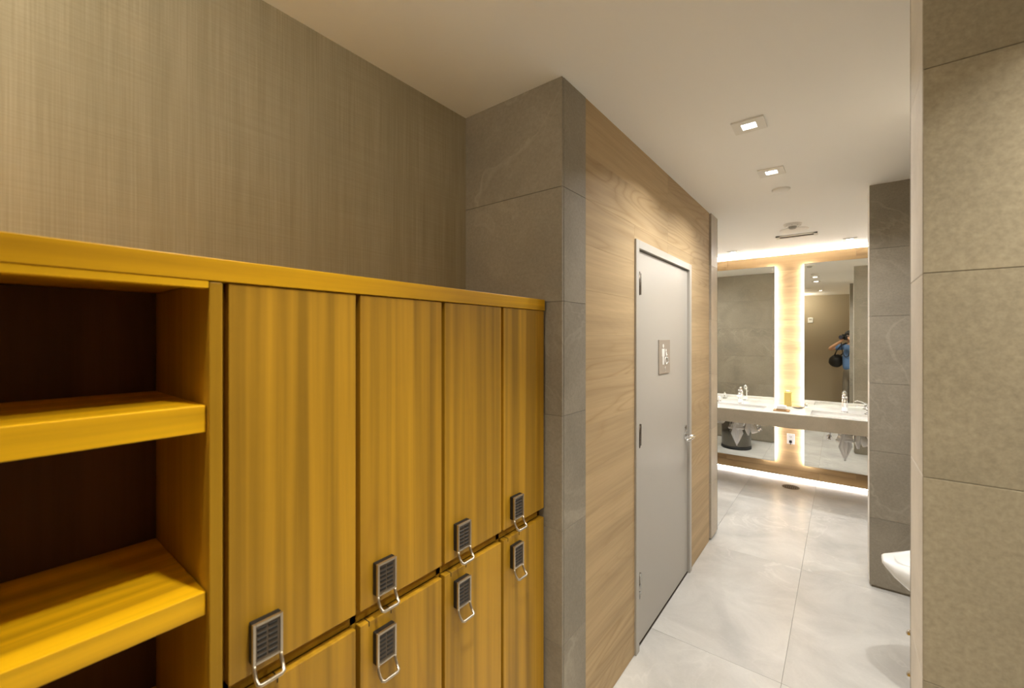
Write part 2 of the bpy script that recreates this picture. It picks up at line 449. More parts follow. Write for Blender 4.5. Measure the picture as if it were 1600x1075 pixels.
for z0, z1, mm in ((1.82, 1.93, 'bronze'), (1.04, 1.15, 'bronze'), (.27, .38, 'steel')):
    b = MB(); yh = DY0+fw+.001
    b.cyl((X_W+.006, yh, z0), (X_W+.006, yh, z1), .0075, M[mm], 12)
    b.box(X_W-.008, X_W+.0035, yh-.004, yh+.042, z0, z1, M[mm])
    for q in (1/3, 2/3): b.cyl((X_W+.006, yh, z0+(z1-z0)*q-.001), (X_W+.006, yh, z0+(z1-z0)*q+.001), .0078, M['black'], 12)
    b.ball((X_W+.006, yh, z1), .0075, M[mm]); b.ball((X_W+.006, yh, z0), .0075, M[mm])
    b.build('hinge', dr)
b = MB(); hy, hz = 2.945, .945
b.cyl((lx1, hy, hz), (lx1+.010, hy, hz), .027, M['chrome'], 28)
b.cyl((lx1+.010, hy, hz), (lx1+.060, hy, hz), .011, M['chrome'], 16)
b.tube([(lx1+.056, hy+.008, hz), (lx1+.058, hy-.02, hz), (lx1+.058, hy-.07, hz-.001), (lx1+.056, hy-.115, hz-.002), (lx1+.040, hy-.122, hz-.002)], .0085, M['chrome'], 12)
b.cyl((lx1, hy, hz+.052), (lx1+.008, hy, hz+.052), .018, M['chrome'], 24)
b.box(lx1+.007, lx1+.020, hy-.003, hy+.003, hz+.040, hz+.064, M['chrome'], .001)
b.build('door_handle', dr)
b = MB(); b.box(lx0+.012, lx1-.008, DY1-fw-.006, DY1-fw-.0005, hz-.05, hz+.03, M['steel']); b.build('latch_plate', dr)
# sign on the door
sx = lx1; y0, y1, z0, z1 = 2.425, 2.62, 1.388, 1.585
sg = thing('restroom_sign', (sx, (y0+y1)/2, z0), 'square taupe restroom sign on the putty door', 'sign')
b = MB(); b.box(sx, sx+.005, y0, y1, z0, z1, M['sign'], .001); b.build('plate', sg)
def disc(b, cy, cz, r, m, x=sx+.005, d=.0015): b.cyl((x, cy, cz), (x+d, cy, cz), r, m, 20)
S = M['signwhite']; b = MB()
cy = y0+.070
disc(b, cy, 1.549, .0115, S)
def pg(pts, m=S): b.poly([(sx+.005, y, z) for y, z in pts], (.0015, 0, 0), m)
pg([(cy-.020, 1.533), (cy+.020, 1.533), (cy+.022, 1.528), (cy+.022, 1.488), (cy+.015, 1.488), (cy+.013, 1.520), (cy+.013, 1.440), (cy+.002, 1.440), (cy+.002, 1.485), (cy-.002, 1.485), (cy-.002, 1.440), (cy-.013, 1.440), (cy-.013, 1.520), (cy-.015, 1.488), (cy-.022, 1.488), (cy-.022, 1.528)])
b.build('figure_pictogram', sg)
b = MB(); cy = y0+.125
disc(b, cy-.006, 1.522, .009, S)
b.tube([(sx+.006, cy-.006, 1.511), (sx+.006, cy-.004, 1.478), (sx+.006, cy+.020, 1.478), (sx+.006, cy+.028, 1.450), (sx+.006, cy+.036, 1.452)], .0035, S, 8)
b.tube([(sx+.006, cy-.006, 1.498), (sx+.006, cy+.014, 1.496)], .003, S, 8)
b.tube([(sx+.006, cy-.004+.021*math.cos(a), 1.462+.021*math.sin(a)) for a in [R(110+20*i) for i in range(12)]], .003, S, 8)
b.build('wheelchair_pictogram', sg)
b = MB(); cy = y0+.112
b.tube([(sx+.006, cy-.012, 1.418), (sx+.006, cy, 1.430), (sx+.006, cy+.012, 1.418), (sx+.006, cy, 1.406)], .0022, S, 6, closed=True)
for q in range(5): b.ball((sx+.006, cy-.008+.004*q, 1.400-.001), .0012, S, 1)
b.build('diamond_mark', sg)

# ------------------------------------------------------------------ lockers
XF = -.898                              # plane of the locker doors
TOPZ = 1.743
ct = thing('cabinet_top', (-1.1, .2, TOPZ), 'long yellow wooden top board running over shelves and lockers', 'board')
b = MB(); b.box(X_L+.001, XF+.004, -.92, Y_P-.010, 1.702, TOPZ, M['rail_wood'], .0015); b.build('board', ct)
SW = .266
# open shelf unit
su = thing('shelf_unit', (-1.1, -.3, 0), 'open wooden shelf unit left of the locker doors', 'shelf')
b = MB(); b.box(X_L+.004, XF+.002, SW, .287, .08, 1.700, M['side_wood'], .002); b.build('side_panel', su)
b = MB(); b.box(X_L+.004, XF+.002, -.92, -.899, .08, 1.700, M['side_wood'], .002); b.build('side_panel', su)
b = MB(); b.box(X_L+.004, -1.245, -.898, SW-.001, .08, 1.700, M['shaded_back']); b.build('back_panel', su)
b = MB(); b.box(X_L+.05, XF-.04, -.92, .287, 0, .08, M['side_wood']); b.build('plinth', su)
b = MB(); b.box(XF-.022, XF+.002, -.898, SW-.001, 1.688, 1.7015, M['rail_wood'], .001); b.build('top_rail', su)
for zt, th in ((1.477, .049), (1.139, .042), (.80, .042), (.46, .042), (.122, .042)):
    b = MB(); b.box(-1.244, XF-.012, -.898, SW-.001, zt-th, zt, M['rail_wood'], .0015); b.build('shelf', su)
# locker bank
lb = thing('locker_bank', (-1.1, .83, 0), 'yellow wooden locker bank with keypad locks beside the stone pier', 'locker')
b = MB(); W = M['side_wood']
b.box(X_L+.004, X_L+.016, .288, Y_P-.010, .08, 1.700, W)
for yy in (.288, .556, .826, 1.093, 1.338): b.box(X_L+.016, XF-.024, yy, yy+.016, .08, 1.700, W)
b.box(X_L+.016, XF-.024, .288, Y_P-.010, .915, .952, W); b.box(X_L+.016, XF-.024, .288, Y_P-.010, .08, .1, W)
b.box(X_L+.016, XF-.024, .288, Y_P-.010, 1.684, 1.700, W)
b.build('carcass', lb)
b = MB(); b.box(X_L+.05, XF-.05, .288, Y_P-.010, 0, .08, W); b.build('plinth', lb)
cols = [(.297, .5575), (.5695, .827), (.8395, 1.0935), (1.1065, 1.349)]
def lock(door, ly, zt):
    ww, hh = .055, .078; x0 = XF+.0005; xf = XF+.020
    b = MB(); b.box(x0, xf-.003, ly, ly+ww, zt-hh, zt, M['keys'], .002)
    b.box(xf-.0045, xf-.0022, ly+.004, ly+ww-.004, zt-hh+.003, zt-.004, M['keyface'])
    for r_ in range(6):
        for c_ in range(2):
            ya = ly+.0085+c_*.020; za = zt-.0165-r_*.0104
            b.box(xf-.004, xf-.0008, ya, ya+.017, za, za+.0062, M['keycap'], .0008, 1)
    b.build('keypad', door)
    b = MB(); t_ = .0055; n = M['nickel']
    b.box(xf-.006, xf+.001, ly, ly+t_, zt-hh, zt, n, .001); b.box(xf-.006, xf+.001, ly+ww-t_, ly+ww, zt-hh, zt, n, .001)
    b.box(xf-.006, xf+.001, ly+t_, ly+ww-t_, zt-t_, zt, n, .001); b.box(xf-.006, xf+.001, ly+t_, ly+ww-t_, zt-hh, zt-hh+.004, n, .001)
    b.build('lock_frame', door)
    b = MB(); za = zt-hh+.002
    b.tube([(xf-.003, ly+.003, za), (xf-.001, ly+.003, za-.012), (xf+.006, ly+.003, za-.024), (xf+.014, ly+.004, za-.031), (xf+.016, ly+.009, za-.033),
            (xf+.016, ly+ww-.009, za-.033), (xf+.014, ly+ww-.004, za-.031), (xf+.006, ly+ww-.003, za-.024), (xf-.001, ly+ww-.003, za-.012), (xf-.003, ly+ww-.003, za)], .0038, M['nickel'], 8)
    b.build('pull', door)
for y0, y1 in cols:
    for z0, z1, zl in ((.950, 1.700, 1.054), (.090, .915, .887)):
        b = MB(); b.box(XF-.021, XF, y0, y1, z0, z1, M['door_wood'], .0015); d = b.build('door', lb)
        lock(d, y0+.033, zl)
        if z0 < .5:
            for yy in (y0+.022, y0+.085):
                b = MB(); b.box(XF-.0215, XF+.0006, yy, yy+.0022, z1-.011, z1+.0004, M['black']); b.build('latch_slot', d)

# ------------------------------------------------------------------ ceiling fixtures
def downlight(x, y, s=.13, label='', group=None, power=None):
    t = thing('downlight', (x, y, CZ), label, 'light', group)
    b = MB(); h = s/2; q = s*.22; zt, zb = CZ, CZ-.008; F = M['fixture']
    b.box(x-h, x-q, y-h, y+h, zb, zt, F, .001); b.box(x+q, x+h, y-h, y+h, zb, zt, F, .001)
    b.box(x-q, x+q, y-h, y-q, zb, zt, F); b.box(x-q, x+q, y+q, y+h, zb, zt, F)
    b.build('trim_plate', t)
    b = MB(); b.box(x-q, x+q, y-q, y+q, CZ-.004, CZ-.001, M['glow']); b.build('lens', t)
    return t
downlight(-.337, 2.20, label='lit square ceiling downlight nearest the camera')
downlight(-.328, 2.90, label='lit square ceiling downlight second from the camera')
downlight(.06, 5.36, .11, label='square ceiling downlight over the right sink')
downlight(-.98, 5.36, .11, label='square ceiling downlight over the left sink')
downlight(-1.12, 4.98, .11, label='square ceiling downlight at the edge of the oak corridor wall')
downlight(.90, 4.40, .11, label='added unseen square ceiling downlight in the vanity room right of the stone pier')
downlight(-1.80, 4.60, .11, label='added unseen square ceiling downlight in the far left corner of the vanity room')
downlight(.35, 2.35, .11, label='assumed unseen square ceiling downlight over the urinals')
downlight(-.32, .42, .11, label='square ceiling downlight over the locker aisle')
downlight(.64, .80, .11, label='added unseen square ceiling downlight beside the photographer')
t = thing('added_drum_lamp', (-.78, -.40, CZ), 'added unseen frosted drum lamp on the ceiling over the shelf unit', 'lamp')
b = MB(); b.lathe([(0, -.02), (.05, -.02), (.055, 0)], (-.78, -.40, CZ), M['fixture'], 32); b.build('mount', t)
b = MB(); b.lathe([(.085, -.03), (.088, -.03), (.088, -.08), (.085, -.08), (.085, -.03)], (-.78, -.40, CZ), M['nickel'], 32)
for a in range(3): b.cyl((-.78+.05*math.cos(a*2.1), -.40+.05*math.sin(a*2.1), CZ-.018), (-.78+.086*math.cos(a*2.1), -.40+.086*math.sin(a*2.1), CZ-.035), .003, M['nickel'], 8)
b.build('shade_ring', t)
# plain round disc
b = MB(); b.lathe([(0, -.012), (.046, -.012), (.052, -.008), (.053, 0)], (-.318, 3.29, CZ), M['fixture'], 40)
tag(b.build('sprinkler_cover'), 'small round white sprinkler cover on the ceiling behind the downlights', 'sprinkler')
b = MB(); b.lathe([(0, -.012), (.046, -.012), (.052, -.008), (.053, 0)], (-.50, 1.005, CZ), M['fixture'], 40)
tag(b.build('sprinkler_cover'), 'small round sprinkler cover on the ceiling at the top picture edge', 'sprinkler')
t = thing('smoke_detector', (-.337, 4.36, CZ), 'round smoke detector on the ceiling before the mirrors', 'detector')
b = MB(); b.lathe([(0, -.022), (.045, -.022), (.066, -.014), (.070, 0)], (-.337, 4.36, CZ), M['fixture'], 36); b.build('base', t)
b = MB(); b.lathe([(0, -.045), (.022, -.044), (.030, -.034), (.032, -.020)], (-.337, 4.36, CZ), M['grey_plastic'], 28)
for a in range(8):
    an = R(45*a); b.box(-.004, .004, .040, .058, -.0205, -.016, M['grey_plastic'], M4=Matrix.Translation((-.337, 4.36, CZ)) @ Matrix.Rotation(an, 4, 'Z'))
b.build('sensor', t)
b = MB(); b.lathe([(0, -.006), (.105, -.006), (.112, -.003), (.113, 0)], (-.345, 4.60, CZ), M['fixture'], 48)
tag(b.build('ceiling_speaker'), 'flat round speaker grille on the ceiling beside the slot vent', 'speaker')
t = thing('air_vent', (-.345, 4.86, CZ), 'linear slot air vent on the ceiling in front of the mirrors', 'vent')
b = MB(); F = M['fixture']; vx0, vx1, vy0, vy1 = -.51, -.18, 4.80, 4.92
b.box(vx0, vx1, vy0, vy0+.03, CZ-.01, CZ, F, .001); b.box(vx0, vx1, vy1-.03, vy1, CZ-.01, CZ, F, .001)
b.box(vx0, vx0+.03, vy0, vy1, CZ-.01, CZ, F, .001); b.box(vx1-.03, vx1, vy0, vy1, CZ-.01, CZ, F, .001); b.build('vent_frame', t)
b = MB(); b.box(vx0+.03, vx1-.03, vy0+.03, vy1-.03, CZ-.003, CZ-.0005, M['black']); b.build('opening', t)
for q in range(2):
    b = MB(); b.box(vx0+.03, vx1-.03, -.001, .001, -.004, .003, M['bronze'], M4=Matrix.Translation((0, vy0+.050+.020*q, CZ-.006)) @ Matrix.Rotation(R(35), 4, 'X')); b.build('slat', t)

# ------------------------------------------------------------------ mirrors
def mirror(x0, x1, label, turn=0):
    z0, z1 = .188, 2.410; ym = Y_MIR
    t = thing('mirror', ((x0+x1)/2, ym, z0), label, 'mirror')
    b = MB(); b.box(x0, x1, ym+.0005, ym+.014, z0, z1, M['mirror_edge']); b.build('backing', t)
    b = MB(); b.box(x0+.001, x1-.001, ym-.003, ym+.0004, z0+.001, z1-.001, M['mirror'], 0, 2,
        Matrix.Translation(((x0+x1)/2, ym, 0)) @ Matrix.Rotation(turn, 4, 'Z') @ Matrix.Translation((-(x0+x1)/2, -ym, 0))); b.build('glass', t)
    b = MB(); e = .018; L = M['led']
    b.box(x0+e, x0+e+.010, ym+.016, ym+.032, z0+e, z1-e, L); b.box(x1-e-.010, x1-e, ym+.016, ym+.032, z0+e, z1-e, L)
    b.build('led_strip', t)
    b = MB(); b.box(x0+.10, x1-.10, ym+.014, YF, z0+.08, z1-.10, M['core']); b.build('wall_mount', t)
    return t
mirror(-1.60, -.607, 'tall backlit wall mirror behind the left sink')
mirror(-.330, .66, 'tall backlit wall mirror behind the right sink', R(.18))

# ------------------------------------------------------------------ vanity counter
CT = .838; CB = .698; CY0, CY1 = 5.005, Y_MIR-.004
CX0, CX1 = -2.236, 1.486
basins = [(-1.20, -.655), (-.25, .29)]
BY0, BY1 = 5.10, 5.42
vc = thing('vanity_counter', (-.4, 5.3, CB), 'long floating stone vanity counter under the mirrors', 'counter')
b = MB(); C_ = M['counter']; th = .022
b.box(CX0, CX1, CY0, BY0, CT-th, CT, C_); b.box(CX0, CX1, BY1, CY1, CT-th, CT, C_)
xx = [CX0]+[v for p in basins for v in p]+[CX1]
for i in range(0, len(xx), 2): b.box(xx[i], xx[i+1], BY0, BY1, CT-th, CT, C_)
bmesh.ops.remove_doubles(b.bm, verts=b.bm.verts, dist=1e-5)
b.build('countertop', vc)
b = MB(); b.box(CX0, CX1, CY0-.001, CY0+.022, CB, CT-.005, M['apron'], .001); b.build('apron', vc)
b = MB(); b.box(CX0, CX1, CY0+.022, CY1, CB, CB+.012, M['apron']); b.build('underside', vc)
for i, (x0, x1) in enumerate(basins):
    s = ('left', 'right')[i]; xc = (x0+x1)/2; yc = (BY0+BY1)/2
    t = thing('sink', (xc, yc, CT-.1), 'white rectangular undermount sink basin on the %s' % s, 'sink')
    b = MB(); E = M['ceramic']; zb = CT-.115
    b.box(x0-.012, x0, BY0-.012, BY1+.012, zb, CT-th-.001, E); b.box(x1, x1+.012, BY0-.012, BY1+.012, zb, CT-th-.001, E)
    b.box(x0, x1, BY0-.012, BY0, zb, CT-th-.001, E); b.box(x0, x1, BY1, BY1+.012, zb, CT-th-.001, E)
    b.box(x0-.012, x1+.012, BY0-.012, BY1+.012, zb-.010, zb, E); b.build('basin', t)
    b = MB(); b.lathe([(0, .004), (.02, .004), (.028, .001), (.030, 0)], (xc, yc, zb), M['chrome'], 28); b.build('drain', t)
    b = MB(); px, py = xc, 5.30
    b.cyl((px, py, zb-.010), (px, py, CB-.11), .020, M['plastic'], 18)
    b.tube([(px, py, CB-.10)]+[(px, py+.05-.05*math.cos(a), CB-.12-.05*math.sin(a)) for a in [R(20*q) for q in range(1, 10)]]+[(px, py+.10, CB-.09), (px, py+.13, CB-.06), (px, 5.63, CB-.06)], .022, M['plastic'], 14)
    b.build('drain_pipe', t)
    b = MB()
    for sgn in (-.13, .17):
        b.cyl((xc+sgn, 5.628, .53), (xc+sgn, 5.636, .53), .028, M['chrome'], 20)
        b.cyl((xc+sgn, 5.56, .53), (xc+sgn, 5.63, .53), .008, M['chrome'], 12)
        b.ball((xc+sgn, 5.56, .53), .016, M['chrome'], 2, (1, 1.2, 1))
        b.tube([(xc+sgn, 5.56, .54), (xc+sgn*.9, 5.55, .61), (xc+sgn*.4, 5.51, .66), (xc+sgn*.15, 5.48, CB)], .006, M['steel'], 8)
    b.build('supply_valve', t)
    # faucet: thick leaning sensor faucet
    f = thing('faucet', (xc, 5.49, CT), 'chrome upright faucet behind the %s sink' % s, 'faucet')
    b = MB(); K = M['chrome']
    b.lathe([(0, .008), (.024, .008), (.028, 0)], (xc, 5.49, CT), K, 28)
    b.tube([(xc, 5.49, CT+.006), (xc, 5.49, CT+.06), (xc, 5.484, CT+.115), (xc, 5.474, CT+.150)], .02, K, 20, [.026, .024, .024, .025])
    b.build('body', f)
    b = MB(); b.tube([(xc, 5.476, CT+.125), (xc, 5.44, CT+.128), (xc, 5.39, CT+.115), (xc, 5.365, CT+.100)], .014, K, 16, [.021, .019, .017, .015]); b.build('spout', f)
    b = MB(); b.tube([(xc, 5.476, CT+.146), (xc, 5.470, CT+.168), (xc, 5.49, CT+.180), (xc, 5.535, CT+.190)], .012, K, 14, [.024, .022, .013, .009]); b.build('handle', f)
# soap dispensers
def dispenser(x, y, label, turn):
    d = thing('soap_dispenser', (x, y, CT), label, 'soap dispenser'); K = M['chrome']
    b = MB(); b.lathe([(0, .012), (.020, .012), (.023, .008), (.024, 0)], (x, y, CT), K, 24); b.cyl((x, y, CT+.01), (x, y, CT+.055), .010, K, 16); b.build('base', d)
    b = MB(); ux, uy = math.cos(turn), math.sin(turn)
    b.cyl((x, y, CT+.055), (x, y, CT+.07), .014, K, 16)
    b.tube([(x, y, CT+.063), (x+ux*.03, y+uy*.03, CT+.075), (x+ux*.07, y+uy*.07, CT+.083), (x+ux*.095, y+uy*.095, CT+.073)], .006, K, 10); b.build('spout', d)
    return d
dispenser(-1.155, 5.49, 'small chrome soap dispenser beside the left faucet', R(-100))
dispenser(.195, 5.46, 'small chrome soap dispenser beside the right faucet', R(-160))
# cloths wrapped round the drain pipes
def cloth_wrap(x, y, label, mirrored=1):
    t = thing('wrapped_cloth', (x, y, CB), label, 'cloth', None); m = M['cloth']; s = mirrored
    rnd = random.Random(int(abs(x)*100)+3)
    def sheet(name, cx, cyy, zt, w0, drop, tw, ph):
        """pleated kerchief, gathered on top, widening and ending in a point"""
        b = MB(); n, k = 15, 21; rows = []
        for j in range(n):
            v = j/(n-1)
            width = w0*(.28+1.15*v/.55) if v < .55 else w0*1.43*(1-(v-.55)/.45)**.9+.002
            row = []
            for i in range(k):
                u = i/(k-1)*2-1
                fold = .014*math.cos(u*9+ph)*(1-.5*v)+.005*math.sin(u*21+ph)
                lift = .014*abs(u)*(v > .5)
                row.append(b.bm.verts.new((cx+u*width*math.cos(tw)-fold*math.sin(tw), cyy+u*width*math.sin(tw)+fold*math.cos(tw), zt-drop*v+lift)))
            rows.append(row)
        i_ = b.mi(m)
        for A, B in zip(rows, rows[1:]):
            for i in range(k-1): f = b.bm.faces.new((A[i], A[i+1], B[i+1], B[i])); f.smooth = True; f.material_index = i_
        o = b.build(name, t); sm = o.modifiers.new('solid', 'SOLIDIFY'); sm.thickness = .0035; sm.offset = 0
        return o
    sheet('hanging_corner', x, y-.045, CB-.005, .048, .300, R(35), .4)
    sheet('hanging_corner', x+.10*s, y+.03, CB-.02, .040, .17, R(70), 1.4)
    # bunched knot around the pipe
    b = MB()
    for a in range(5):
        r0 = .034+.006*a; zc = CB-.03-.020*a
        b.tube([(x+(r0+.006*math.sin(3*q+a))*math.cos(q), y+(r0+.006*math.cos(4*q+a))*math.sin(q), zc+.008*math.sin(2*q+a)) for q in [2*math.pi*h/18 for h in range(18)]], .013, m, 10, closed=True)
    b.build('wrapped_band', t)
    # sleeve over the trap arm
    b = MB(); pts = []; rad = []
    for q in range(12):
        v = q/11; pts.append((x+.02*s*v, y+.04+.26*v, CB-.085+.02*math.sin(v*3)-.01*v)); rad.append(.030+.005*math.sin(q*2.1)+.006*(q % 2))
    b.tube(pts, .03, m, 18, rad); b.build('pipe_sleeve', t)
    # loose tail roll
    b = MB(); pts = [(x+.09*s, y+.09, CB-.02), (x+.115*s, y+.075, CB-.06), (x+.145*s, y+.05, CB-.11), (x+.165*s, y+.035, CB-.15)]
    b.tube(pts, .02, m, 16, [.018, .026, .033, .034]); b.build('rolled_end', t)
    return t
cloth_wrap(-.925, 5.30, 'white cloth wrapped round the drain pipe under the left sink')
cloth_wrap(.022, 5.30, 'white cloth wrapped round the drain pipe under the right sink', 1)
# towel box hanging under counter left / right
def roll_holder(x, y, label):
    t = thing('paper_dispenser', (x, y, CB), label, 'dispenser')
    b = MB(); b.box(x-.055, x+.055, y-.05, y+.05, CB-.098, CB-.0005, M['plastic'], .012, 3); b.build('housing', t)
    b = MB(); b.box(x-.035, x+.035, y-.052, y-.049, CB-.070, CB-.045, M['grey_plastic'], .001); b.build('slot', t)
roll_holder(-1.14, 5.42, 'white plastic dispenser under the counter beside the left sink')
roll_holder(.245, 5.42, 'white plastic dispenser under the counter beside the right sink')
b = MB(); b.box(-.19, -.10, 5.12, 5.20, CB-.014, CB-.0005, M['bronze'], .003)
tag(b.build('counter_bracket'), 'small dark bracket plate under the counter front', 'bracket')

# objects on the counter
t = thing('amber_bottle', (-.474, 5.585, CT), 'square amber soap bottle on the counter before the lit strip', 'bottle')
b = MB(); b.box(-.510, -.440, 5.556, 5.614, CT+.001, CT+.155, M['amber'], .006, 3); b.build('bottle_body', t)
b = MB(); b.cyl((-.474, 5.586, CT+.145), (-.474, 5.586, CT+.160), .014, M['plastic'], 20); b.cyl((-.474, 5.586, CT+.160), (-.474, 5.586, CT+.172), .018, M['plastic'], 20); b.build('cap', t)
t = thing('wooden_tray', (-.49, 5.17, CT), 'tan wooden tray at the counter front between the sinks', 'tray')
b = MB(); b.box(-.565, -.425, 5.12, 5.22, CT, CT+.007, M['tan'], .002); b.build('base', t)
for yy in (5.12, 5.212):
    b = MB(); b.box(-.565, -.425, yy, yy+.008, CT+.006, CT+.012, M['tan'], .001); b.build('rim', t)
b = MB(); b.box(-.54, -.45, 5.135, 5.205, CT+.0075, CT+.024, M['tan'], .003)
tag(b.build('soap_box'), 'flat tan box lying on the wooden tray', 'box')
t = thing('folded_cloth', (-.50, 5.17, CT+.025), 'folded white cloth stacked on the tan box', 'cloth')
for q in range(3):
    b = MB(); b.box(-.54+.002*q, -.45-.002*q, 5.135, 5.203, CT+.0245+.011*q, CT+.0350+.011*q, M['cloth'], .0045, 3); b.build('fold', t)
t = thing('glass_dish', (-.36, 5.50, CT), 'shallow steel dish on the counter right of the amber bottle', 'dish')
b = MB(); b.lathe([(0, .002), (.035, .002), (.055, .014), (.058, .015), (.056, .011), (.036, 0), (0, 0)], (-.375, 5.50, CT), M['steel'], 32); b.build('bowl', t)
b = MB(); b.tube([(-.36, 5.50, CT+.008), (-.32, 5.52, CT+.017), (-.295, 5.53, CT+.024)], .0035, M['chrome'], 8); b.build('spoon', t)

# outlet on the lit strip below the counter
t = thing('wall_outlet', (-.457, YF, .457), 'white wall outlet on the lit oak strip below the counter', 'outlet')
ox, oz, oy = -.457, .457, YF
b = MB(); b.box(ox-.036, ox+.036, oy-.006, oy-.0005, oz-.058, oz+.058, M['plastic'], .003); b.build('cover_plate', t)
b = MB()
for dz in (.022, -.022):
    b.cyl((ox, oy-.008, oz+dz), (ox, oy-.005, oz+dz), .017, M['fixture'], 24)
    for dx in (-.007, .007): b.box(ox+dx-.0015, ox+dx+.0015, oy-.0085, oy-.0078, oz+dz-.002, oz+dz+.008, M['black'])
    b.cyl((ox, oy-.0085, oz+dz-.008), (ox, oy-.0078, oz+dz-.008), .0025, M['black'], 12)
b.build('socket', t)
b = MB(); b.box(ox-.013, ox+.013, oy-.034, oy-.009, oz-.042, oz-.014, M['blackmat'], .004); b.cyl((ox, oy-.022, oz-.041), (ox, oy-.022, oz-.062), .004, M['blackmat'], 10)
tag(b.build('power_plug'), 'small black plug in the outlet below the counter', 'plug')

# floor drain
t = thing('floor_drain', (-.434, 5.40, 0), 'round brass floor drain grate in front of the vanity wall', 'drain')
b = MB(); b.lathe([(.066, .001), (.070, .003), (.078, .003), (.080, .0005)], (-.434, 5.40, 0), M['drain_metal'], 40); b.build('ring', t)
b = MB(); b.cyl((-.434, 5.40, .0003), (-.434, 5.40, .0012), .068, M['black'], 40); b.build('well', t)
b = MB(); br = M['drain_metal']
for q in range(-3, 4):
    xx_ = q*.018; l = math.sqrt(max(.066**2-xx_**2, 0))
    b.box(-.434+xx_-.003, -.434+xx_+.003, 5.40-l, 5.40+l, .001, .003, br)
    b.box(-.434-l, -.434+l, 5.40+xx_-.003, 5.40+xx_+.003, .001, .0029, br)
b.build('grate', t)

# trash can, seen in the left mirror
t = thing('trash_can', (-1.22, 4.40, 0), 'round steel trash can reflected in the left mirror', 'trash can')
b = MB(); b.lathe([(0, .03), (.185, .03), (.190, .035), (.190, .64), (.182, .64), (.180, .06), (0, .06)], (-1.22, 4.40, 0), M['can'], 48); b.build('body', t)
b = MB(); b.lathe([(0, 0), (.194, 0), (.197, .01), (.195, .036), (.188, .036)], (-1.22, 4.40, 0), M['blackmat'], 48); b.build('base_ring', t)
b = MB(); b.lathe([(.183, .63), (.196, .632), (.199, .645), (.192, .652), (.180, .648)], (-1.22, 4.40, 0), M['blackmat'], 48); b.build('rim', t)

# ------------------------------------------------------------------ urinals in the alcove
def urinal(y, label):
    t = thing('urinal', (.518, y, .60), label, 'urinal'); E = M['ceramic']
    # outer shell: cross-sections from the wall outward; (x, half width, z_top, z_bottom)
    b = MB(); secs = []
    prof = [(.518, .170, 1.16, .46), (.48, .175, 1.17, .42), (.43, .178, 1.13, .41), (.40, .178, .86, .415), (.36, .178, .66, .42), (.30, .165, .590, .430), (.24, .138, .566, .452), (.19, .092, .554, .485), (.160, .055, .549, .515), (.150, .035, .545, .526)]
    N = 24
    for x, hw, zt, zb_ in prof:
        ring = []
        zc, hh = (zt+zb_)/2, (zt-zb_)/2
        for k in range(N):
            a = 2*math.pi*k/N; c, s_ = math.cos(a), math.sin(a)
            e = .55
            ring.append(b.bm.verts.new((x, y+hw*math.copysign(abs(c)**e, c), zc+hh*math.copysign(abs(s_)**e, s_))))
        secs.append(ring)
    i_ = b.mi(E)
    for A, B in zip(secs, secs[1:]):
        for k in range(N): f = b.bm.faces.new((A[k], A[(k+1) % N], B[(k+1) % N], B[k])); f.smooth = True
    b.bm.faces.new(secs[-1]); b.bm.faces.new(list(reversed(secs[0])))
    bmesh.ops.recalc_face_normals(b.bm, faces=b.bm.faces)
    o = b.build('bowl', t)
    # carve the hollow
    for cx_, cz_, rx, ry, rz in ((.345, .80, .135, .145, .31), (.285, .62, .110, .105, .115)):
        c = MB()
        r = bmesh.ops.create_icosphere(c.bm, subdivisions=4, radius=1)
        bmesh.ops.transform(c.bm, matrix=Matrix.Translation((cx_, y, cz_)) @ Matrix.Diagonal((rx, ry, rz, 1)), verts=r['verts'])
        for f in c.bm.faces: f.smooth = True
        me = bpy.data.meshes.new('cut'); c.bm.to_mesh(me); c.bm.free(); me.materials.append(E)
        co = bpy.data.objects.new('cut', me); col.objects.link(co)
        bo = o.modifiers.new('cut', 'BOOLEAN'); bo.object = co; bo.operation = 'DIFFERENCE'; bo.solver = 'EXACT'
        bpy.context.view_layer.update()
        dg = bpy.context.evaluated_depsgraph_get()
        ev = bpy.data.meshes.new_from_object(o.evaluated_get(dg)); o.modifiers.clear(); o.data = ev
        bpy.data.objects.remove(co)
    b = MB(); K = M['chrome']
    b.cyl((.47, y, 1.165), (.47, y, 1.30), .014, K, 16); b.cyl((.47, y, 1.30), (.47, y, 1.36), .026, K, 20)
    b.cyl((.47, y, 1.33), (.52, y, 1.33), .013, K, 16); b.cyl((.512, y, 1.33), (.518, y, 1.33), .028, K, 20)
    b.ball((.47, y, 1.365), .024, K, 2, (1, 1, .6)); b.build('flush_valve', t)
    return t
urinal(2.70, 'white ceramic urinal jutting from behind the stone wall')
# two chrome stops on the back of the near wall end
for zz, lb_ in ((.842, 'upper small chrome stop at the edge of the near stone wall'), (.736, 'lower small chrome stop at the edge of the near stone wall')):
    b = MB(); b.cyl((.148, 1.4605, zz), (.146, 1.476, zz), .008, M['chrome'], 16); b.ball((.139, 1.480, zz), .010, M['chrome'], 3)
    tag(b.build('wall_stop'), lb_, 'stop')

# wall plate on the back wall, seen in the right mirror
t = thing('thermostat', (-.55, -.93, 2.0), 'small pale wall control reflected in the right mirror', 'control')
b = MB(); b.box(-.60, -.50, -.9295, -.905, 1.94, 2.06, M['plastic'], .006, 2); b.build('case', t)
b = MB(); b.box(-.58, -.52, -.906, -.903, 2.0, 2.04, M['grey_plastic'], .001); b.build('display', t)

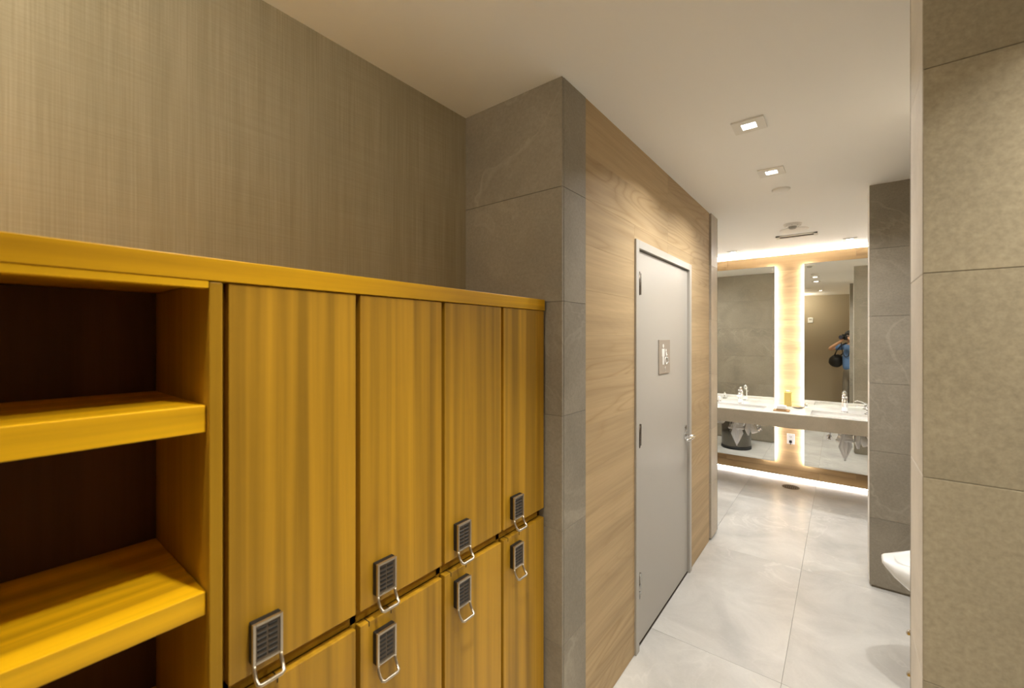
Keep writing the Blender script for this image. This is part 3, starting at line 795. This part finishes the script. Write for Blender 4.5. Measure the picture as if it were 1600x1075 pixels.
# ------------------------------------------------------------------ photographer standing behind the lens, seen in the right mirror
D = Vector((-math.sin(YAW), math.cos(YAW), 0)); Rt = Vector((math.cos(YAW), math.sin(YAW), 0))
def Pp(r, f, z): return Rt*r + D*f + Vector((0, 0, z))     # r = right, f = forward (always negative here)
def skin_obj(name, verts, edges, m, parent=None, root=0, sub=2):
    me = bpy.data.meshes.new(name); me.from_pydata([v[0] for v in verts], edges, []); me.update()
    o = bpy.data.objects.new(name, me); col.objects.link(o)
    me.materials.append(m)
    o.modifiers.new('skin', 'SKIN'); 
    for i, v in enumerate(verts):
        sv = me.skin_vertices[0].data[i]; r = v[1]; sv.radius = r if isinstance(r, tuple) else (r, r); sv.use_root = (i == root)
    s = o.modifiers.new('sub', 'SUBSURF'); s.levels = sub; s.render_levels = sub
    o.modifiers['skin'].use_smooth_shade = True
    if parent: o.parent = parent
    return o
B0 = -.33      # body axis behind the lens plane
V = []; E_ = []
def v(p, r, parent=None):
    V.append((p, r)); i = len(V)-1
    if parent is not None: E_.append((parent, i))
    return i
pel = v(Pp(0, B0, .93), (.15, .11)); wa = v(Pp(0, B0, 1.08), (.135, .10), pel); ch = v(Pp(0, B0, 1.27), (.16, .11), wa)
nk0 = v(Pp(0, B0, 1.41), (.09, .07), ch); nk = v(Pp(0, B0+.02, 1.49), .052, nk0); hd = v(Pp(.01, B0+.07, 1.565), (.072, .085), nk); hd2 = v(Pp(.01, B0+.085, 1.64), (.076, .092), hd); hd3 = v(Pp(.01, B0+.07, 1.695), (.055, .07), hd2)
nose = None
ARM = {}
for s, el, ha in ((-1, Pp(-.33, -.115, 1.34), Pp(-.035, -.075, 1.52)), (1, Pp(.34, -.20, 1.33), Pp(.10, -.10, 1.575))):
    sh = v(Pp(.18*s, B0, 1.40), .055, nk0); mid = v((V[sh][0]+el)/2, .046, sh); e = v(el, .038, mid)
    fm = v(el.lerp(ha, .5), .034, e); wr = v(el.lerp(ha, .82), .024, fm); pm = v(ha, (.030, .018), wr)
    ARM[s] = (V[sh][0], el)
    dirf = (ha-el).normalized()
    for q in range(4):
        off = Rt*(-.024+.016*q) if s < 0 else Vector((0, 0, -.024+.016*q))
        ln = (.030, .036, .034, .027)[q]
        up = Vector((0, 0, 1)) if s < 0 else D*.6
        f1 = v(ha+off*.9+dirf*.022, .0085, pm); f2 = v(ha+off+dirf*.035+up*ln*.7, .008, f1); v(ha+off+dirf*.028+up*ln*1.2-dirf*.010, .007, f2)
    th1 = v(ha-dirf*.005+(Rt*-.03*s if s < 0 else -D*.02)+Vector((0, 0, .01)), .010, pm); v(ha+(Rt*-.04*s if s < 0 else -D*.03)+Vector((0, 0, .035)), .008, th1)
for s in (-1, 1):
    hp = v(Pp(.09*s, B0, .86), .085, pel); kn = v(Pp(.11*s, B0+.02, .48), .058, hp); an = v(Pp(.12*s, B0, .10), .038, kn)
    v(Pp(.135*s, B0+.10, .035), (.040, .028), an)
person = skin_obj('person', V, E_, M['skin'], root=0, sub=1)
tag(person, 'person in blue shirt and grey trousers taking a photograph, reflected in mirror', 'person')
# face details: nose, ear
b = MB(); hc = Pp(.01, B0+.085, 1.62)
b.ball(Pp(.01, B0+.185, 1.60), .014, M['skin'], 2, (1, 1, 1.4)); b.build('nose', person)
for s in (-1, 1): b = MB(); b.ball(Pp(.01+.083*s, B0+.07, 1.61), .020, M['skin'], 2, (.5, .8, 1.3)); b.build('ear', person)
b = MB()
b.ball(Pp(.01, B0+.055, 1.670), .100, M['hair'], 3, (1, 1.05, .82)); b.ball(Pp(.01, B0+.02, 1.61), .085, M['hair'], 3, (1, 1, 1))
b.build('hair', person)
for s in (-1, 1):
    b = MB(); b.ball(Pp(.01+.032*s, B0+.168, 1.632), .011, M['ceramic'], 2); b.ball(Pp(.01+.032*s, B0+.176, 1.632), .006, M['hair'], 2); b.build('eye', person)
b = MB(); b.tube([Pp(-.014, B0+.172, 1.565), Pp(.01, B0+.178, 1.563), Pp(.034, B0+.172, 1.565)], .004, mat('lips', (.4, .15, .1), .5), 8); b.build('mouth', person)
SV = [(Pp(0, B0, .85), (.19, .14)), (Pp(0, B0, 1.05), (.17, .125)), (Pp(0, B0, 1.26), (.185, .128)), (Pp(0, B0, 1.40), (.12, .09)), (Pp(0, B0+.01, 1.45), .068)]
SE = [(0, 1), (1, 2), (2, 3), (3, 4)]
for s in (-1, 1):
    a, e = ARM[s]; n = len(SV)
    SV += [(a.copy(), .072), (a.lerp(e, .35), .064), (a.lerp(e, .68), .058)]; SE += [(3, n), (n, n+1), (n+1, n+2)]
skin_obj('shirt', SV, SE, M['shirt'], person)
TV = [(Pp(0, B0, 1.0), (.168, .125)), (Pp(0, B0, .84), (.165, .12))]; TE = [(0, 1)]
for s in (-1, 1):
    n = len(TV)
    TV += [(Pp(.09*s, B0, .76), .098), (Pp(.11*s, B0+.02, .48), .076), (Pp(.12*s, B0, .10), .060)]; TE += [(1, n), (n, n+1), (n+1, n+2)]
skin_obj('trousers', TV, TE, M['trouser'], person)
for s in (-1, 1):
    b = MB(); b.tube([Pp(.12*s, B0-.06, .04), Pp(.122*s, B0-.02, .045), Pp(.13*s, B0+.06, .04), Pp(.14*s, B0+.15, .030), Pp(.142*s, B0+.19, .024)], .04, M['blackmat'], 14, [.028, .040, .038, .030, .018]); b.build('shoe', person)
# photo camera in the hands
t = thing('photo_camera', Pp(.02, -.07, 1.57), 'black photo camera held to the face of the person', 'camera')
def obox(b, r0, r1, f0, f1, z0, z1, m, bev=0):
    M4 = Matrix((( Rt.x, D.x, 0, 0), (Rt.y, D.y, 0, 0), (0, 0, 1, 0), (0, 0, 0, 1)))
    b.box(r0, r1, f0, f1, z0, z1, m, bev, 2, M4)
b = MB(); obox(b, -.055, .085, -.140, -.075, 1.545, 1.635, M['blackmat'], .010); obox(b, -.02, .04, -.135, -.065, 1.632, 1.665, M['blackmat'], .010); obox(b, .055, .09, -.13, -.055, 1.55, 1.63, M['blackmat'], .010); b.build('camera_body', t)
b = MB(); b.cyl(Pp(0, -.076, H), Pp(0, -.012, H), .038, M['blackmat'], 32, .042); b.cyl(Pp(0, -.012, H), Pp(0, -.011, H), .033, M['glass'], 32); b.build('lens', t)
b = MB()
b.tube([Pp(-.055, -.11, 1.60), Pp(-.085, -.14, 1.50), Pp(-.10, -.17, 1.38), Pp(-.085, -.185, 1.26), Pp(-.03, -.185, 1.18), Pp(.03, -.185, 1.20), Pp(.08, -.18, 1.32), Pp(.10, -.14, 1.48), Pp(.088, -.11, 1.60)], .008, M['blackmat'], 8)
b.build('strap', t)
# shoulder bag
t = thing('shoulder_bag', Pp(-.30, B0+.05, .95), 'black shoulder bag hanging at the side of the person', 'bag')
b = MB()
b.tube([Pp(-.24, B0+.10, 1.17), Pp(-.27, B0+.06, 1.14), Pp(-.34, B0, 1.08), Pp(-.40, B0-.03, 1.02), Pp(-.43, B0-.04, .98)], .1, M['blackmat'], 18, [.05, .105, .135, .115, .05])
b.build('bag_body', t)
b = MB(); b.tube([Pp(-.40, B0-.02, 1.17), Pp(-.44, B0-.02, 1.14), Pp(-.46, B0-.02, 1.08), Pp(-.45, B0-.02, 1.03)], .035, M['blackmat'], 14, [.02, .04, .04, .02]); b.build('side_pocket', t)
b = MB(); b.tube([Pp(-.30, B0+.10, 1.20), Pp(-.24, B0+.125, 1.30), Pp(-.15, B0+.12, 1.42), Pp(-.11, B0+.03, 1.475), Pp(-.13, B0-.09, 1.44), Pp(-.22, B0-.14, 1.30), Pp(-.30, B0-.06, 1.20)], .012, M['blackmat'], 8); b.build('strap', t)
